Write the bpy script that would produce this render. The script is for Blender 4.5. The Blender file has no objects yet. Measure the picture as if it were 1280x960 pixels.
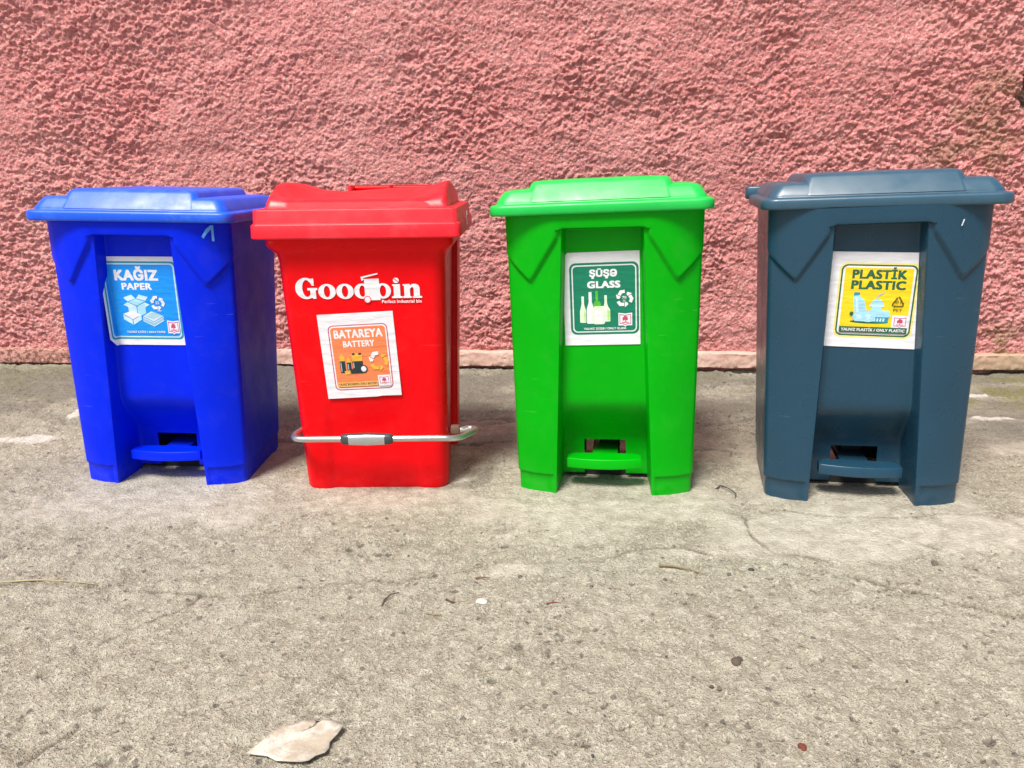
import bpy, bmesh, math, random
import numpy as np
from mathutils import Matrix, Vector

R = math.radians
scene = bpy.context.scene
COL = scene.collection

# ------------------------------------------------------------------ camera
cam_d = bpy.data.cameras.new('camera')
cam_d.sensor_fit = 'HORIZONTAL'; cam_d.sensor_width = 36.0
cam_d.lens = 961.0 / 1280.0 * 36.0
cam_d.clip_start = 0.02; cam_d.clip_end = 400
cam = bpy.data.objects.new('camera', cam_d); COL.objects.link(cam)
cam.location = (0, 0, 0.70)
cam.rotation_euler = (R(90 - 15.235), 0, 0)
scene.camera = cam

# ------------------------------------------------------------------ light
SUN_EL, SUN_AZ = 59.0, 212.0        # azimuth measured clockwise from +Y: behind the camera, a little left
world = bpy.data.worlds.new('World'); scene.world = world
world.use_nodes = True
wn = world.node_tree.nodes; wl = world.node_tree.links
bg = wn['Background']
sky = wn.new('ShaderNodeTexSky'); sky.sky_type = 'NISHITA'; sky.sun_disc = False
sky.sun_elevation = R(SUN_EL); sky.sun_rotation = R(SUN_AZ)
sky.air_density = 1.0; sky.dust_density = 4.0; sky.ozone_density = 0.6
wl.new(sky.outputs[0], bg.inputs[0]); bg.inputs[1].default_value = 0.075
sun_d = bpy.data.lights.new('sun', 'SUN'); sun_d.energy = 2.8; sun_d.angle = R(16); sun_d.color = (1.0, 0.95, 0.87)
sun = bpy.data.objects.new('sun', sun_d); COL.objects.link(sun)
to_sun = Vector((math.sin(R(SUN_AZ)) * math.cos(R(SUN_EL)), math.cos(R(SUN_AZ)) * math.cos(R(SUN_EL)), math.sin(R(SUN_EL))))
sun.rotation_euler = to_sun.to_track_quat('Z', 'Y').to_euler()
vs = scene.view_settings
vs.view_transform = 'Standard'; vs.look = 'None'; vs.gamma = 1.0; vs.use_curve_mapping = False
vs.exposure = 0.74
scene.cycles.max_bounces = 8

# ------------------------------------------------------------------ helpers
def tag(o, label=None, cat=None, group=None, kind=None):
    if label: o['label'] = label
    if cat: o['category'] = cat
    if group: o['group'] = group
    if kind: o['kind'] = kind
    return o

def obj(name, me, mat=None, parent=None):
    o = bpy.data.objects.new(name, me); COL.objects.link(o)
    if mat is not None and me is not None:
        if len(me.materials) == 0: me.materials.append(mat)
        else: me.materials[0] = mat
    if parent is not None: o.parent = parent
    return o

def empty(name, loc, rot=(0, 0, 0)):
    o = bpy.data.objects.new(name, None); COL.objects.link(o)
    o.location = loc; o.rotation_euler = rot; o.empty_display_size = 0.1
    return o

def mesh_pd(name, verts, faces, smooth=True):
    me = bpy.data.meshes.new(name)
    me.from_pydata([tuple(map(float, v)) for v in verts], [], [tuple(map(int, f)) for f in faces]); me.update()
    if smooth: me.polygons.foreach_set('use_smooth', [True] * len(me.polygons))
    return me

def fix_normals(me):
    bm = bmesh.new(); bm.from_mesh(me)
    bmesh.ops.recalc_face_normals(bm, faces=bm.faces); bm.to_mesh(me); bm.free(); return me

def grid_mesh(name, X, Y, Z, smooth=True):
    n, m = X.shape
    co = np.stack([X, Y, Z], -1).reshape(-1, 3).astype(np.float32)
    idx = np.arange(n * m).reshape(n, m)
    q = np.stack([idx[:-1, :-1], idx[:-1, 1:], idx[1:, 1:], idx[1:, :-1]], -1).reshape(-1, 4).astype(np.int32)
    me = bpy.data.meshes.new(name)
    me.vertices.add(len(co)); me.vertices.foreach_set('co', co.ravel())
    me.loops.add(q.size); me.loops.foreach_set('vertex_index', q.ravel())
    me.polygons.add(len(q)); me.polygons.foreach_set('loop_start', np.arange(0, q.size, 4, dtype=np.int32))
    me.update(calc_edges=True)
    me.polygons.foreach_set('use_smooth', np.full(len(q), smooth))
    return me

def vattr(me, name, arr):
    a = me.attributes.new(name, 'FLOAT', 'POINT'); a.data.foreach_set('value', np.ascontiguousarray(arr.ravel(), dtype=np.float32))

_T = np.random.RandomState(11).rand(256, 256)
def vnoise(x, y, seed=0):
    x = x + seed * 17.31; y = y + seed * 9.77
    xi = np.floor(x).astype(int); yi = np.floor(y).astype(int)
    fx = x - xi; fy = y - yi
    fx = fx * fx * fx * (fx * (fx * 6 - 15) + 10); fy = fy * fy * fy * (fy * (fy * 6 - 15) + 10)
    a = _T[yi & 255, xi & 255]; b = _T[yi & 255, (xi + 1) & 255]
    c = _T[(yi + 1) & 255, xi & 255]; d = _T[(yi + 1) & 255, (xi + 1) & 255]
    return (a * (1 - fx) + b * fx) * (1 - fy) + (c * (1 - fx) + d * fx) * fy
def fbm(x, y, oct=4, seed=0, gain=.5):
    s = 0; a = 1; t = 0
    for i in range(oct):
        c_, s_ = math.cos(.6 + i * 1.1), math.sin(.6 + i * 1.1); k_ = 2.03 ** i
        s = s + a * vnoise((x * c_ - y * s_) * k_, (x * s_ + y * c_) * k_, seed + i * 3); t += a; a *= gain
    return s / t
def sstep(a, b, x):
    t = np.clip((x - a) / (b - a), 0, 1); return t * t * (3 - 2 * t)

def autosmooth(me, deg=38):
    me.set_sharp_from_angle(angle=R(deg)); return me

# ------------------------------------------------------------------ materials
def new_mat(name):
    m = bpy.data.materials.new(name); m.use_nodes = True
    nt = m.node_tree; b = nt.nodes['Principled BSDF']
    return m, nt, b
def N(nt, t, **kw):
    n = nt.nodes.new(t)
    for k, v in kw.items(): setattr(n, k, v)
    return n
def noise(nt, vec, scale, detail=3, rough=.55):
    n = N(nt, 'ShaderNodeTexNoise'); n.inputs['Scale'].default_value = scale
    n.inputs['Detail'].default_value = detail; n.inputs['Roughness'].default_value = rough
    nt.links.new(vec, n.inputs['Vector']); return n.outputs['Fac']
def ramp(nt, fac, stops):
    r = N(nt, 'ShaderNodeValToRGB'); e = r.color_ramp.elements
    e[0].position, e[0].color = stops[0][0], (*stops[0][1], 1)
    e[1].position, e[1].color = stops[-1][0], (*stops[-1][1], 1)
    for p, c in stops[1:-1]:
        k = e.new(p); k.color = (*c, 1)
    nt.links.new(fac, r.inputs[0]); return r.outputs[0]
def g(v): return (v, v, v)
def mix(nt, fac, a, b, blend='MIX'):
    m = N(nt, 'ShaderNodeMix', data_type='RGBA', blend_type=blend)
    for sock, v in ((m.inputs[0], fac), (m.inputs[6], a), (m.inputs[7], b)):
        if isinstance(v, (int, float)): sock.default_value = v
        elif isinstance(v, tuple): sock.default_value = (*v, 1)
        else: nt.links.new(v, sock)
    return m.outputs[2]
def attr(nt, name):
    a = N(nt, 'ShaderNodeAttribute'); a.attribute_name = name; return a.outputs['Fac']
def math_n(nt, op, a, b=0.0):
    m = N(nt, 'ShaderNodeMath', operation=op)
    for s, v in ((m.inputs[0], a), (m.inputs[1], b)):
        if isinstance(v, (int, float)): s.default_value = v
        else: nt.links.new(v, s)
    return m.outputs[0]
def bump(nt, b, h, dist, strength=1.0, prev=None):
    n = N(nt, 'ShaderNodeBump'); n.inputs['Distance'].default_value = dist; n.inputs['Strength'].default_value = strength
    nt.links.new(h, n.inputs['Height'])
    if prev is not None: nt.links.new(prev, n.inputs['Normal'])
    nt.links.new(n.outputs[0], b.inputs['Normal']); return n.outputs[0]
def objco(nt): return N(nt, 'ShaderNodeTexCoord').outputs['Object']

def plastic(name, col, rough=.36, dust_sheen=.10, spec=.30, dust_sheen_col=(.55, .52, .46)):
    m, nt, b = new_mat(name); co = objco(nt)
    n1 = noise(nt, co, 7, 4); n2 = noise(nt, co, 55, 3)
    var = mix(nt, ramp(nt, n1, [(.3, g(0)), (.7, g(1))]), tuple(c * .93 for c in col), tuple(min(1, c * 1.05) for c in col))
    d = math_n(nt, 'MULTIPLY', ramp(nt, noise(nt, co, 16, 6, .7), [(.5, g(0)), (.78, g(1))]), dust_sheen)  # pale film: dust, and on the lids painted sky sheen as well
    # dirt splashed near the ground
    sep = N(nt, 'ShaderNodeSeparateXYZ'); nt.links.new(co, sep.inputs[0])
    low = math_n(nt, 'MULTIPLY', ramp(nt, sep.outputs[2], [(0.0, g(1)), (.07, g(0))]), ramp(nt, n2, [(.35, g(0)), (.7, g(1))]))
    d2 = math_n(nt, 'MAXIMUM', d, math_n(nt, 'MULTIPLY', low, .05))
    nt.links.new(mix(nt, d2, var, dust_sheen_col), b.inputs['Base Color'])
    mp = N(nt, 'ShaderNodeMapping'); mp.inputs['Scale'].default_value = (14, 14, 260); mp.inputs['Rotation'].default_value = (.25, .5, .2); nt.links.new(co, mp.inputs[0])
    scr = math_n(nt, 'MULTIPLY', ramp(nt, noise(nt, mp.outputs[0], 1, 2), [(.70, g(0)), (.74, g(1))]), ramp(nt, noise(nt, co, 6, 2), [(.5, g(0)), (.62, g(.16))]))
    prev = b.inputs['Base Color'].links[0].from_socket
    nt.links.new(mix(nt, scr, prev, dust_sheen_col), b.inputs['Base Color'])
    rr = ramp(nt, noise(nt, co, 22, 5, .65), [(.3, g(rough - .05)), (.75, g(rough + .13))])
    nt.links.new(rr, b.inputs['Roughness'])
    b.inputs['Specular IOR Level'].default_value = spec
    p = bump(nt, b, noise(nt, co, 9, 2), .004, .35)
    bump(nt, b, noise(nt, co, 420, 2), .0003, .35, p)
    return m
def simple(name, col, rough=.5, metal=0.0, bscale=None, bdist=.001):
    m, nt, b = new_mat(name); co = objco(nt)
    n = noise(nt, co, 40, 4)
    nt.links.new(mix(nt, n, tuple(c * .85 for c in col), tuple(min(1, c * 1.1) for c in col)), b.inputs['Base Color'])
    b.inputs['Roughness'].default_value = rough; b.inputs['Metallic'].default_value = metal
    if bscale: bump(nt, b, noise(nt, co, bscale, 4), bdist)
    return m
def paper(name, col, rough=.42):
    m, nt, b = new_mat(name); co = objco(nt)
    mp = N(nt, 'ShaderNodeMapping'); mp.inputs['Rotation'].default_value = (0, 0, R(-22)); mp.inputs['Scale'].default_value = (7, 26, 7)
    nt.links.new(co, mp.inputs[0])
    w = noise(nt, mp.outputs[0], 1.0, 3)
    crease = ramp(nt, w, [(.40, g(0)), (.5, g(1)), (.6, g(.15))])
    n = noise(nt, co, 60, 4)
    nt.links.new(mix(nt, ramp(nt, n, [(.3, g(0)), (.7, g(1))]), tuple(c * .93 for c in col), col), b.inputs['Base Color'])
    b.inputs['Roughness'].default_value = rough
    bump(nt, b, crease, .0011, .55)
    return m

M = {}
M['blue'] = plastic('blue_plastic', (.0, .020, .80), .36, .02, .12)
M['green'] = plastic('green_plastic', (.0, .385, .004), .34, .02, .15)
M['green_lid'] = plastic('green_lid_plastic', (.0, .54, .07), .40, .08, .6, (.3, .8, .5))  # lighter than the body: sky reflection painted into the lid colour
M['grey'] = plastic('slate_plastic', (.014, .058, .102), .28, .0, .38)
M['grey_lid'] = plastic('slate_lid_plastic', (.024, .085, .14), .34, .06, .7, (.3, .4, .5))  # lid base lifted above the body's to paint in reflected sky
M['red'] = plastic('red_plastic', (.80, .0015, .006), .30, .03, .15, dust_sheen_col=(.85, .30, .30))
M['red_lid'] = plastic('red_lid_plastic', (.84, .006, .02), .38, .10, .5, (.85, .35, .38))  # pale film on this lid holds painted sky sheen besides dust
M['blue_lid'] = plastic('blue_lid_plastic', (.0, .10, .86), .38, .22, .6, (.28, .58, .88))  # light base and pale film: dust plus sky reflection put into the colour
M['dark'] = simple('dark_mechanism_and_shade', (.012, .013, .014), .6)  # near-black; also on the plate that puts shade under the pedals
M['steel'] = simple('galvanised_steel', (.62, .62, .60), .34, .9, 90, .0004)
M['grip'] = simple('grip_chrome', (.60, .64, .68), .28, .8)
M['grip_dark'] = simple('grip_dark', (.05, .06, .065), .4)
M['rust'] = simple('rusty_steel', (.16, .10, .07), .7, .3)
for k, c in dict(white=(.82, .83, .89), skyblue=(.0, .30, .92), paleblue=(.55, .80, .92), iceblue=(.36, .70, .88), tealgreen=(.0, .20, .115),
                 glassgreen=(.45, .78, .22), glasspale=(.72, .90, .68), midgreen=(.08, .50, .03), yellow=(.93, .66, .015), paleyellow=(.88, .78, .25),
                 darkgreen=(.02, .12, .06), olive=(.10, .10, .01), orange=(.88, .24, .09), amber=(.85, .45, .06), charcoal=(.018, .035, .04),
                 crimson=(.58, .07, .15), magenta=(.50, .06, .30), seablue=(.02, .30, .42), logored=(.74, .003, .01), bluegrey=(.35, .58, .74),
                 markblue=(.08, .33, .82), bandyellow=(.84, .45, .13)).items():
    M[k] = paper('print_' + k, c)

# ------------------------------------------------------------------ where the bins stand
BINS = {'blue': (-.8327, 1.7055, -.0136, -1.18, -.82), 'green': (.2048, 1.5909, .0100, -8.58, 1.99),
        'grey': (.7405, 1.5100, .0236, -12.9, 2.9), 'red': (-.3165, 1.6780, -.0125, -.6, .7)}
FOOT = {'blue': (.20, .31), 'green': (.20, .31), 'grey': (.20, .31), 'red': (.17, .27)}

# ------------------------------------------------------------------ ground
def polydist(X, Y, pts):
    d = np.full(X.shape, 9.0)
    for (x0, y0), (x1, y1) in zip(pts[:-1], pts[1:]):
        dx, dy = x1 - x0, y1 - y0; L = dx * dx + dy * dy
        t = np.clip(((X - x0) * dx + (Y - y0) * dy) / L, 0, 1)
        d = np.minimum(d, np.hypot(X - x0 - t * dx, Y - y0 - t * dy))
    return d
PROF_X = [-3.5, -1.25, -1.05, -.62, -.50, -.13, 0.0, .41, .54, .95, 1.35, 2.2, 3.5]
PROF_Z = [-.012, -.011, -.0105, -.0167, -.0150, -.0105, .0028, .0172, .0135, .0340, .037, .02, .0]
def prof(x):
    s = 0
    for k in (-.09, -.06, -.03, 0, .03, .06, .09): s = s + np.interp(x + k, PROF_X, PROF_Z)
    return s / 7
def base_height(X, Y):
    w = 1 - sstep(2.1, 2.75, Y)
    Z = prof(X) * w * (.45 + .55 * sstep(.9, 1.45, Y))
    Z = Z + (1 - w) * (-.004 - .010 * sstep(-1.5, 1.8, X))
    Z = Z + .012 * (fbm(X * 2.1, Y * 2.4, 3, 5) - .5) * (.4 + .6 * sstep(1.9, 2.2, Y))
    return Z
def seat_blend(X, Y, Z):
    for k, (bx, by, bz, yaw, lean) in BINS.items():
        c, s = math.cos(R(yaw)), math.sin(R(yaw)); lx = (X - bx) * c + (Y - by) * s; ly = -(X - bx) * s + (Y - by) * c
        hw, dp = FOOT[k]
        d = np.hypot(np.maximum(np.abs(lx) - hw - .01, 0), np.maximum(np.abs(ly - dp / 2) - dp / 2 - .015, 0))
        wgt = 1 - sstep(0, .11, d)
        Z = Z * (1 - wgt) + (bz + lx * math.sin(R(lean))) * wgt
    return Z
def build_ground():
    fx = np.arange(-2.05, 2.0501, .005); fy = np.arange(.50, 2.935, .005)
    xs = np.concatenate([[-60, -25, -10, -5, -3.2, -2.4], fx, [2.4, 3.2, 5, 10, 25, 60]])
    ys = np.concatenate([[-60, -25, -10, -4, -1.5, -.4, .1, .35], fy, [3.2, 5, 20, 60]])
    X, Y = np.meshgrid(xs, ys)
    inside = ((np.abs(X) < 2.06) & (Y > .49) & (Y < 2.94)).astype(float)
    Z = seat_blend(X, Y, base_height(np.clip(X, -3.5, 3.5), np.clip(Y, .3, 3)))
    wx = X + .05 * (fbm(X * 7, Y * 7, 4, 21) - .5); wy = Y + .05 * (fbm(X * 7, Y * 7, 4, 37) - .5)
    cracks = [([(-1.10, 1.25), (-.84, 1.243), (-.6, 1.215), (-.47, 1.20), (-.33, 1.235), (-.1, 1.285), (.0, 1.30), (.17, 1.30), (.30, 1.335), (.42, 1.29), (.55, 1.24), (.68, 1.18), (.80, 1.10), (.95, 1.06)], .0035, .006),
              ([(-.55, 1.205), (-.57, 1.15), (-.62, 1.10), (-.65, 1.06)], .003, .004),
              ([(-.57, .86), (-.585, .80), (-.60, .74)], .003, .004),
              ([(.55, 1.52), (.64, 1.47), (.80, 1.45), (1.05, 1.44), (1.3, 1.40), (1.6, 1.42)], .003, .005),
              ([(.49, 1.47), (.48, 1.38), (.50, 1.31), (.60, 1.26)], .003, .004),
              ([(.72, 1.42), (.76, 1.34), (.80, 1.30)], .0025, .004),
              ([(-2.1, 2.42), (-1.5, 2.38), (-1.25, 2.32), (-.9, 2.36)], .006, .010),
              ([(-.20, 2.22), (0.0, 2.17), (.10, 2.20)], .006, .010), ([(-.16, 1.98), (.0, 1.96), (.08, 2.02)], .006, .012),
              ([(.34, 2.10), (.48, 2.05), (.62, 2.08), (.8, 2.15)], .006, .012), ([(.3, 1.86), (.42, 1.84), (.55, 1.86)], .005, .010),
              ([(1.0, 1.95), (1.2, 2.0), (1.5, 1.96), (1.9, 2.0)], .006, .012), ([(1.05, 2.2), (1.3, 2.22), (1.6, 2.3)], .005, .01)]
    crack = np.zeros_like(X)
    for pts, w, dep in cracks:
        ww = w * (.5 + 1.1 * vnoise(X * 25, Y * 25, 4))
        c = 1 - sstep(ww * .3, ww * 1.5, polydist(wx, wy, pts))
        c = c * (.35 + .65 * sstep(.3, .6, fbm(X * 9, Y * 9, 2, 8)))
        crack = np.maximum(crack, c); Z = Z - dep * c * inside
    # smooth trowelled patches of cement
    patch = np.zeros_like(X)
    for px, py, rx, ry, a in [(-.75, 1.58, .42, .10, .8), (-.3, 1.60, .3, .09, .7), (.2, 1.52, .40, .09, .9), (.62, 1.40, .22, .12, 1), (.50, 1.36, .15, .06, 1), (.34, 1.31, .10, .028, 1),
                              (.0, 1.27, .06, .03, 1), (.95, 1.36, .25, .09, 1), (1.3, 1.5, .3, .06, .8), (.22, 1.12, .10, .03, .5), (.08, 1.40, .2, .04, .5), (-.25, 1.30, .15, .03, .5),
                              (.45, 1.9, .14, .1, .7), (-.05, 2.1, .2, .15, .5), (1.35, 1.82, .25, .05, .9), (1.2, 2.05, .2, .04, .8)]:
        dd = np.hypot((X - px) / rx, (Y - py) / ry) + .75 * (fbm(X * 11, Y * 11, 4, 51) - .5) * 2
        patch = np.maximum(patch, a * (1 - sstep(.65, 1.1, dd)))
    paint = np.zeros_like(X)
    for px, py, rx, ry in [(-1.33, 2.03, .10, .045), (-1.42, 1.90, .03, .02), (-1.31, 2.27, .055, .06), (1.62, 2.13, .09, .03), (1.35, 2.06, .06, .02), (1.70, 1.86, .10, .02), (1.47, 2.36, .05, .03)]:
        dd = np.hypot((X - px) / rx, (Y - py) / ry) + .6 * (fbm(X * 22, Y * 22, 4, 61) - .5) * 2
        paint = np.maximum(paint, 1 - sstep(.7, .95, dd))
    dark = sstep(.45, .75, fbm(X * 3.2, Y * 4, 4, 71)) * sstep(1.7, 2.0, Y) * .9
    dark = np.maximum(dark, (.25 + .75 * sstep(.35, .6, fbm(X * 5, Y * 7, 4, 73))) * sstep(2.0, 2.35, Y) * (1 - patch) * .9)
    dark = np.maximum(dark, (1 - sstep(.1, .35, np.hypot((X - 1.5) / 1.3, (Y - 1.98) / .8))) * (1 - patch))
    moss = sstep(.30, .55, fbm(X * 6, Y * 6, 4, 81)) * (1 - sstep(.30, .62, np.hypot((X - 1.62) / 1.0, (Y - 2.44) / .66)))
    moss = np.maximum(moss, .35 * sstep(.5, .7, fbm(X * 4, Y * 4, 4, 83)) * sstep(2.3, 2.5, Y))
    rough = 1 - .72 * patch - .4 * paint
    for k, (bx, by, bz, yaw, lean) in BINS.items():
        c_, s_ = math.cos(R(yaw)), math.sin(R(yaw)); lx = (X - bx) * c_ + (Y - by) * s_; ly = -(X - bx) * s_ + (Y - by) * c_
        dd = np.hypot(np.maximum(np.abs(lx) - FOOT[k][0], 0), np.maximum(np.abs(ly - FOOT[k][1] / 2) - FOOT[k][1] / 2, 0))
        rough = rough * (.22 + .78 * sstep(.0, .05, dd)); patch = np.maximum(patch, .55 * (1 - sstep(.0, .07, dd + .05 * (fbm(X * 12, Y * 12, 3, 41) - .5))))
    # lumps, furrows behind the bins, exposed aggregate
    furrow = (np.abs(fbm(X * 3.5, Y * 13, 4, 91) - .5) * 2)
    Z = Z + inside * (-.016 * (1 - sstep(0, .22, furrow)) * sstep(1.85, 2.15, Y) * sstep(.45, .6, fbm(X * 2, Y * 2, 2, 14)))
    Z = Z + inside * rough * (.0075 * (fbm(X * 26, Y * 26, 3, 95) - .5) + .0075 * (fbm(X * 70, Y * 70, 2, 97) - .5) + .0030 * (np.random.RandomState(3).rand(*X.shape) - .5))
    Z = Z + .004 * paint + .003 * patch
    rs = np.random.RandomState(8)
    pit = np.zeros_like(X); n0 = 6; m0 = 8
    cl = fbm(X * 5, Y * 5, 3, 99)
    for i in range(6500):
        cx = rs.uniform(-340, 340) // 1 * .005; cy = .5 + (20 + 440 * rs.rand() ** 1.3) // 1 * .005
        j = int(round((cx + 2.05) / .005)) + n0; k = int(round((cy - .5) / .005)) + m0
        if cl[k, j] < .50 + .10 * rs.rand() or patch[k, j] > .5: continue
        r = rs.uniform(.0036, .0064) * (1.4 if rs.rand() < .15 else 1); q = 3
        sl = (slice(k - q, k + q + 1), slice(j - q, j + q + 1))
        d = np.hypot(X[sl] - cx, (Y[sl] - cy) * rs.uniform(.8, 1.5)) / r
        s = 1 - sstep(.45, 1.15, d)
        if rs.rand() < .72: Z[sl] -= s * r * .75; pit[sl] = np.maximum(pit[sl], s * rs.uniform(.5, 1))
        else: Z[sl] += s * r * .55
    me = grid_mesh('ground', X, Y, Z)
    for nm, a in (('patch', patch), ('crack', crack), ('paint', paint), ('dark', dark), ('moss', moss), ('pit', pit)): vattr(me, nm, a)
    m, nt, b = new_mat('concrete'); co = objco(nt)
    n1 = noise(nt, co, 2.2, 5, .6); n2 = noise(nt, co, 30, 6, .7); n3 = noise(nt, co, 170, 3, .6); n4 = noise(nt, co, 480, 2)
    c = mix(nt, ramp(nt, n1, [(.32, g(0)), (.68, g(1))]), (.43, .40, .315), (.51, .485, .395))
    c = mix(nt, ramp(nt, n2, [(.36, g(0)), (.60, g(1))]), mix(nt, .62, c, (.22, .19, .14)), c)
    c = mix(nt, math_n(nt, 'MULTIPLY', ramp(nt, n3, [(.52, g(0)), (.64, g(1))]), .75), c, (.64, .61, .51))
    c = mix(nt, math_n(nt, 'MULTIPLY', ramp(nt, n4, [(.30, g(1)), (.43, g(0))]), .80), c, (.10, .085, .06))
    vor = N(nt, 'ShaderNodeTexVoronoi'); vor.inputs['Scale'].default_value = 64; nt.links.new(co, vor.inputs['Vector'])
    sepc = N(nt, 'ShaderNodeSeparateColor'); nt.links.new(vor.outputs['Color'], sepc.inputs[0])
    peb = math_n(nt, 'MULTIPLY', ramp(nt, vor.outputs['Distance'], [(.24, g(1)), (.34, g(0))]), ramp(nt, sepc.outputs[0], [(.74, g(0)), (.78, g(1))]))
    c = mix(nt, math_n(nt, 'MULTIPLY', peb, .80), c, mix(nt, sepc.outputs[1], (.10, .09, .085), (.36, .31, .25)))
    c = mix(nt, math_n(nt, 'MULTIPLY', attr(nt, 'patch'), .85), c, mix(nt, ramp(nt, n2, [(.35, g(0)), (.62, g(1))]), (.42, .385, .305), (.66, .625, .53)))
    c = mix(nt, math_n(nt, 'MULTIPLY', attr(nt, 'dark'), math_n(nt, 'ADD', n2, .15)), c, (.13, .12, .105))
    c = mix(nt, math_n(nt, 'MULTIPLY', attr(nt, 'moss'), ramp(nt, n3, [(.40, g(.12)), (.58, g(.95))])), c, (.20, .20, .05))
    c = mix(nt, math_n(nt, 'MULTIPLY', attr(nt, 'crack'), .75), c, (.13, .105, .07))
    c = mix(nt, math_n(nt, 'MULTIPLY', ramp(nt, attr(nt, 'pit'), [(.22, g(0)), (.55, g(1))]), .74), c, mix(nt, n2, (.06, .052, .045), (.17, .145, .115)))
    c = mix(nt, math_n(nt, 'MULTIPLY', attr(nt, 'paint'), ramp(nt, n2, [(.25, g(.3)), (.5, g(.95))])), c, (.68, .66, .60))
    nt.links.new(c, b.inputs['Base Color']); b.inputs['Roughness'].default_value = .92; b.inputs['Specular IOR Level'].default_value = .25
    p = bump(nt, b, n3, .010, .8); bump(nt, b, n4, .004, .7, p)
    o = obj('ground', me, m); tag(o, 'weathered beige concrete ground with cracks and pitted aggregate', 'ground', kind='structure')
    del o['category']
    return o
build_ground()
def ground_z(x, y):
    X = np.array([[x]]); Y = np.array([[y]])
    return float(seat_blend(X, Y, base_height(X, Y))[0, 0])

# ------------------------------------------------------------------ wall
WALL_YAW = R(-1.75); WALL_Y = 2.84
wall = empty('stucco_wall', (0, WALL_Y, 0), (0, 0, WALL_YAW))
tag(wall, 'rough pink stucco wall with pale plaster ledge along its foot', 'wall')
def build_wall():
    fx = np.arange(-2.05, 2.0501, .0036); fz = np.arange(.052, 1.34, .0036)
    xs = np.concatenate([[-16, -8, -4, -2.6], fx, [2.6, 4, 8, 16]]); zs = np.concatenate([[-.3, .02], fz, [1.6, 2.2, 3.4]])
    X, Z = np.meshgrid(xs, zs)
    inside = ((np.abs(X) < 2.06) & (Z > .05) & (Z < 1.35)).astype(float)
    wx = X + .02 * (fbm(X * 22, Z * 22, 3, 2) - .5); wz = Z + .02 * (fbm(X * 22, Z * 22, 3, 6) - .5)
    lumps = fbm(wx * 88, wz * 98, 2, 12, .7); mid = fbm(wx * 34, wz * 40, 2, 23, .5)
    b3 = np.random.RandomState(5).rand(*X.shape)
    big = fbm(X * 5, Z * 6, 3, 31); band = fbm(X * 2.2 + Z * 1.5, Z * 9, 3, 44)
    amp = .55 + .95 * sstep(.3, .7, fbm(X * 3, Z * 3, 3, 52))
    D = amp * (.0150 * (lumps - .5) + .0085 * (mid - .5)) + .0042 * b3 + .018 * (big - .5) + .016 * (band - .5)
    hole = np.zeros_like(X)
    for hx, hz, rx, rz, dep in [(1.775, .985, .05, .09, .05), (.93, .83, .035, .012, .012), (-.35, 1.08, .05, .02, .008), (1.28, .78, .02, .012, .012)]:
        dd = np.hypot((X - hx) / rx, (Z - hz) / rz) + .9 * (fbm(X * 30, Z * 30, 3, 77) - .5)
        h = 1 - sstep(.5, 1.0, dd); hole = np.maximum(hole, h if dep > .03 else 0); D = D - dep * h
    me = grid_mesh('stucco_face', X, -D * inside, Z)
    moss = sstep(.40, .62, fbm(X * 9, Z * 11, 4, 63)) * (1 - sstep(.02, .16, np.maximum(Z - .05, 0) + .35 * np.maximum(1.35 - X, 0)))
    moss = np.maximum(moss, .5 * sstep(.5, .7, fbm(X * 7, Z * 7, 4, 66)) * (1 - sstep(.12, .3, np.hypot(X - 1.62, (Z - .88) * .9))))
    vattr(me, 'moss', moss); vattr(me, 'hole', hole)
    m, nt, b = new_mat('pink_stucco'); co = objco(nt)
    n1 = noise(nt, co, 1.6, 5, .6); n2 = noise(nt, co, 14, 5, .65); n3 = noise(nt, co, 150, 4, .62)
    c = mix(nt, ramp(nt, n1, [(.33, g(0)), (.67, g(1))]), (.66, .225, .22), (.72, .335, .32))
    c = mix(nt, ramp(nt, n2, [(.35, g(0)), (.68, g(1))]), mix(nt, .55, c, (.56, .17, .17)), c)
    c = mix(nt, math_n(nt, 'MULTIPLY', ramp(nt, n3, [(.50, g(0)), (.64, g(1))]), .65), c, (.86, .62, .57))
    c = mix(nt, math_n(nt, 'MULTIPLY', attr(nt, 'moss'), .75), c, (.20, .18, .06))
    c = mix(nt, math_n(nt, 'MULTIPLY', attr(nt, 'hole'), .85), c, (.10, .085, .06))
    nt.links.new(c, b.inputs['Base Color']); b.inputs['Roughness'].default_value = .88; b.inputs['Specular IOR Level'].default_value = .3
    bump(nt, b, n3, .009, .9)
    obj('stucco_face', me, m, wall)
    # plaster ledge along the foot of the wall, a little proud, open joint under it
    xs = np.concatenate([[-16, -8, -4, -2.6], np.arange(-2.15, 2.1501, .006), [2.6, 4, 8, 16]])
    rows = [(.0045, .02), (.0040, .000), (.0042, -.0285), (.0062, -.031), (.013, -.0315), (.020, -.0315), (.027, -.0315), (.034, -.0315), (.041, -.0315), (.048, -.031), (.0555, -.0305), (.0575, -.0285), (.059, -.012), (.0605, .02)]
    X = np.repeat(xs[None, :], len(rows), 0); Yy = np.zeros_like(X); Zz = np.zeros_like(X)
    for i, (z, y) in enumerate(rows):
        Zz[i] = z + .0080 * (fbm(xs * 12, xs * 0 + i * .12, 4, 3) - .5)
        Yy[i] = y + (.008 * (fbm(xs * 60, xs * 0 + i * .9, 3, 9) - .5) + .006 * (fbm(xs * 5, xs * 0, 2, 19) - .5)) * (y < 0)
    me = autosmooth(grid_mesh('base_ledge', X, Yy, Zz), 40)
    m, nt, b = new_mat('pale_plaster'); co = objco(nt)
    n1 = noise(nt, co, 6, 5, .65); n2 = noise(nt, co, 70, 5, .65)
    sep = N(nt, 'ShaderNodeSeparateXYZ'); nt.links.new(co, sep.inputs[0])
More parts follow.
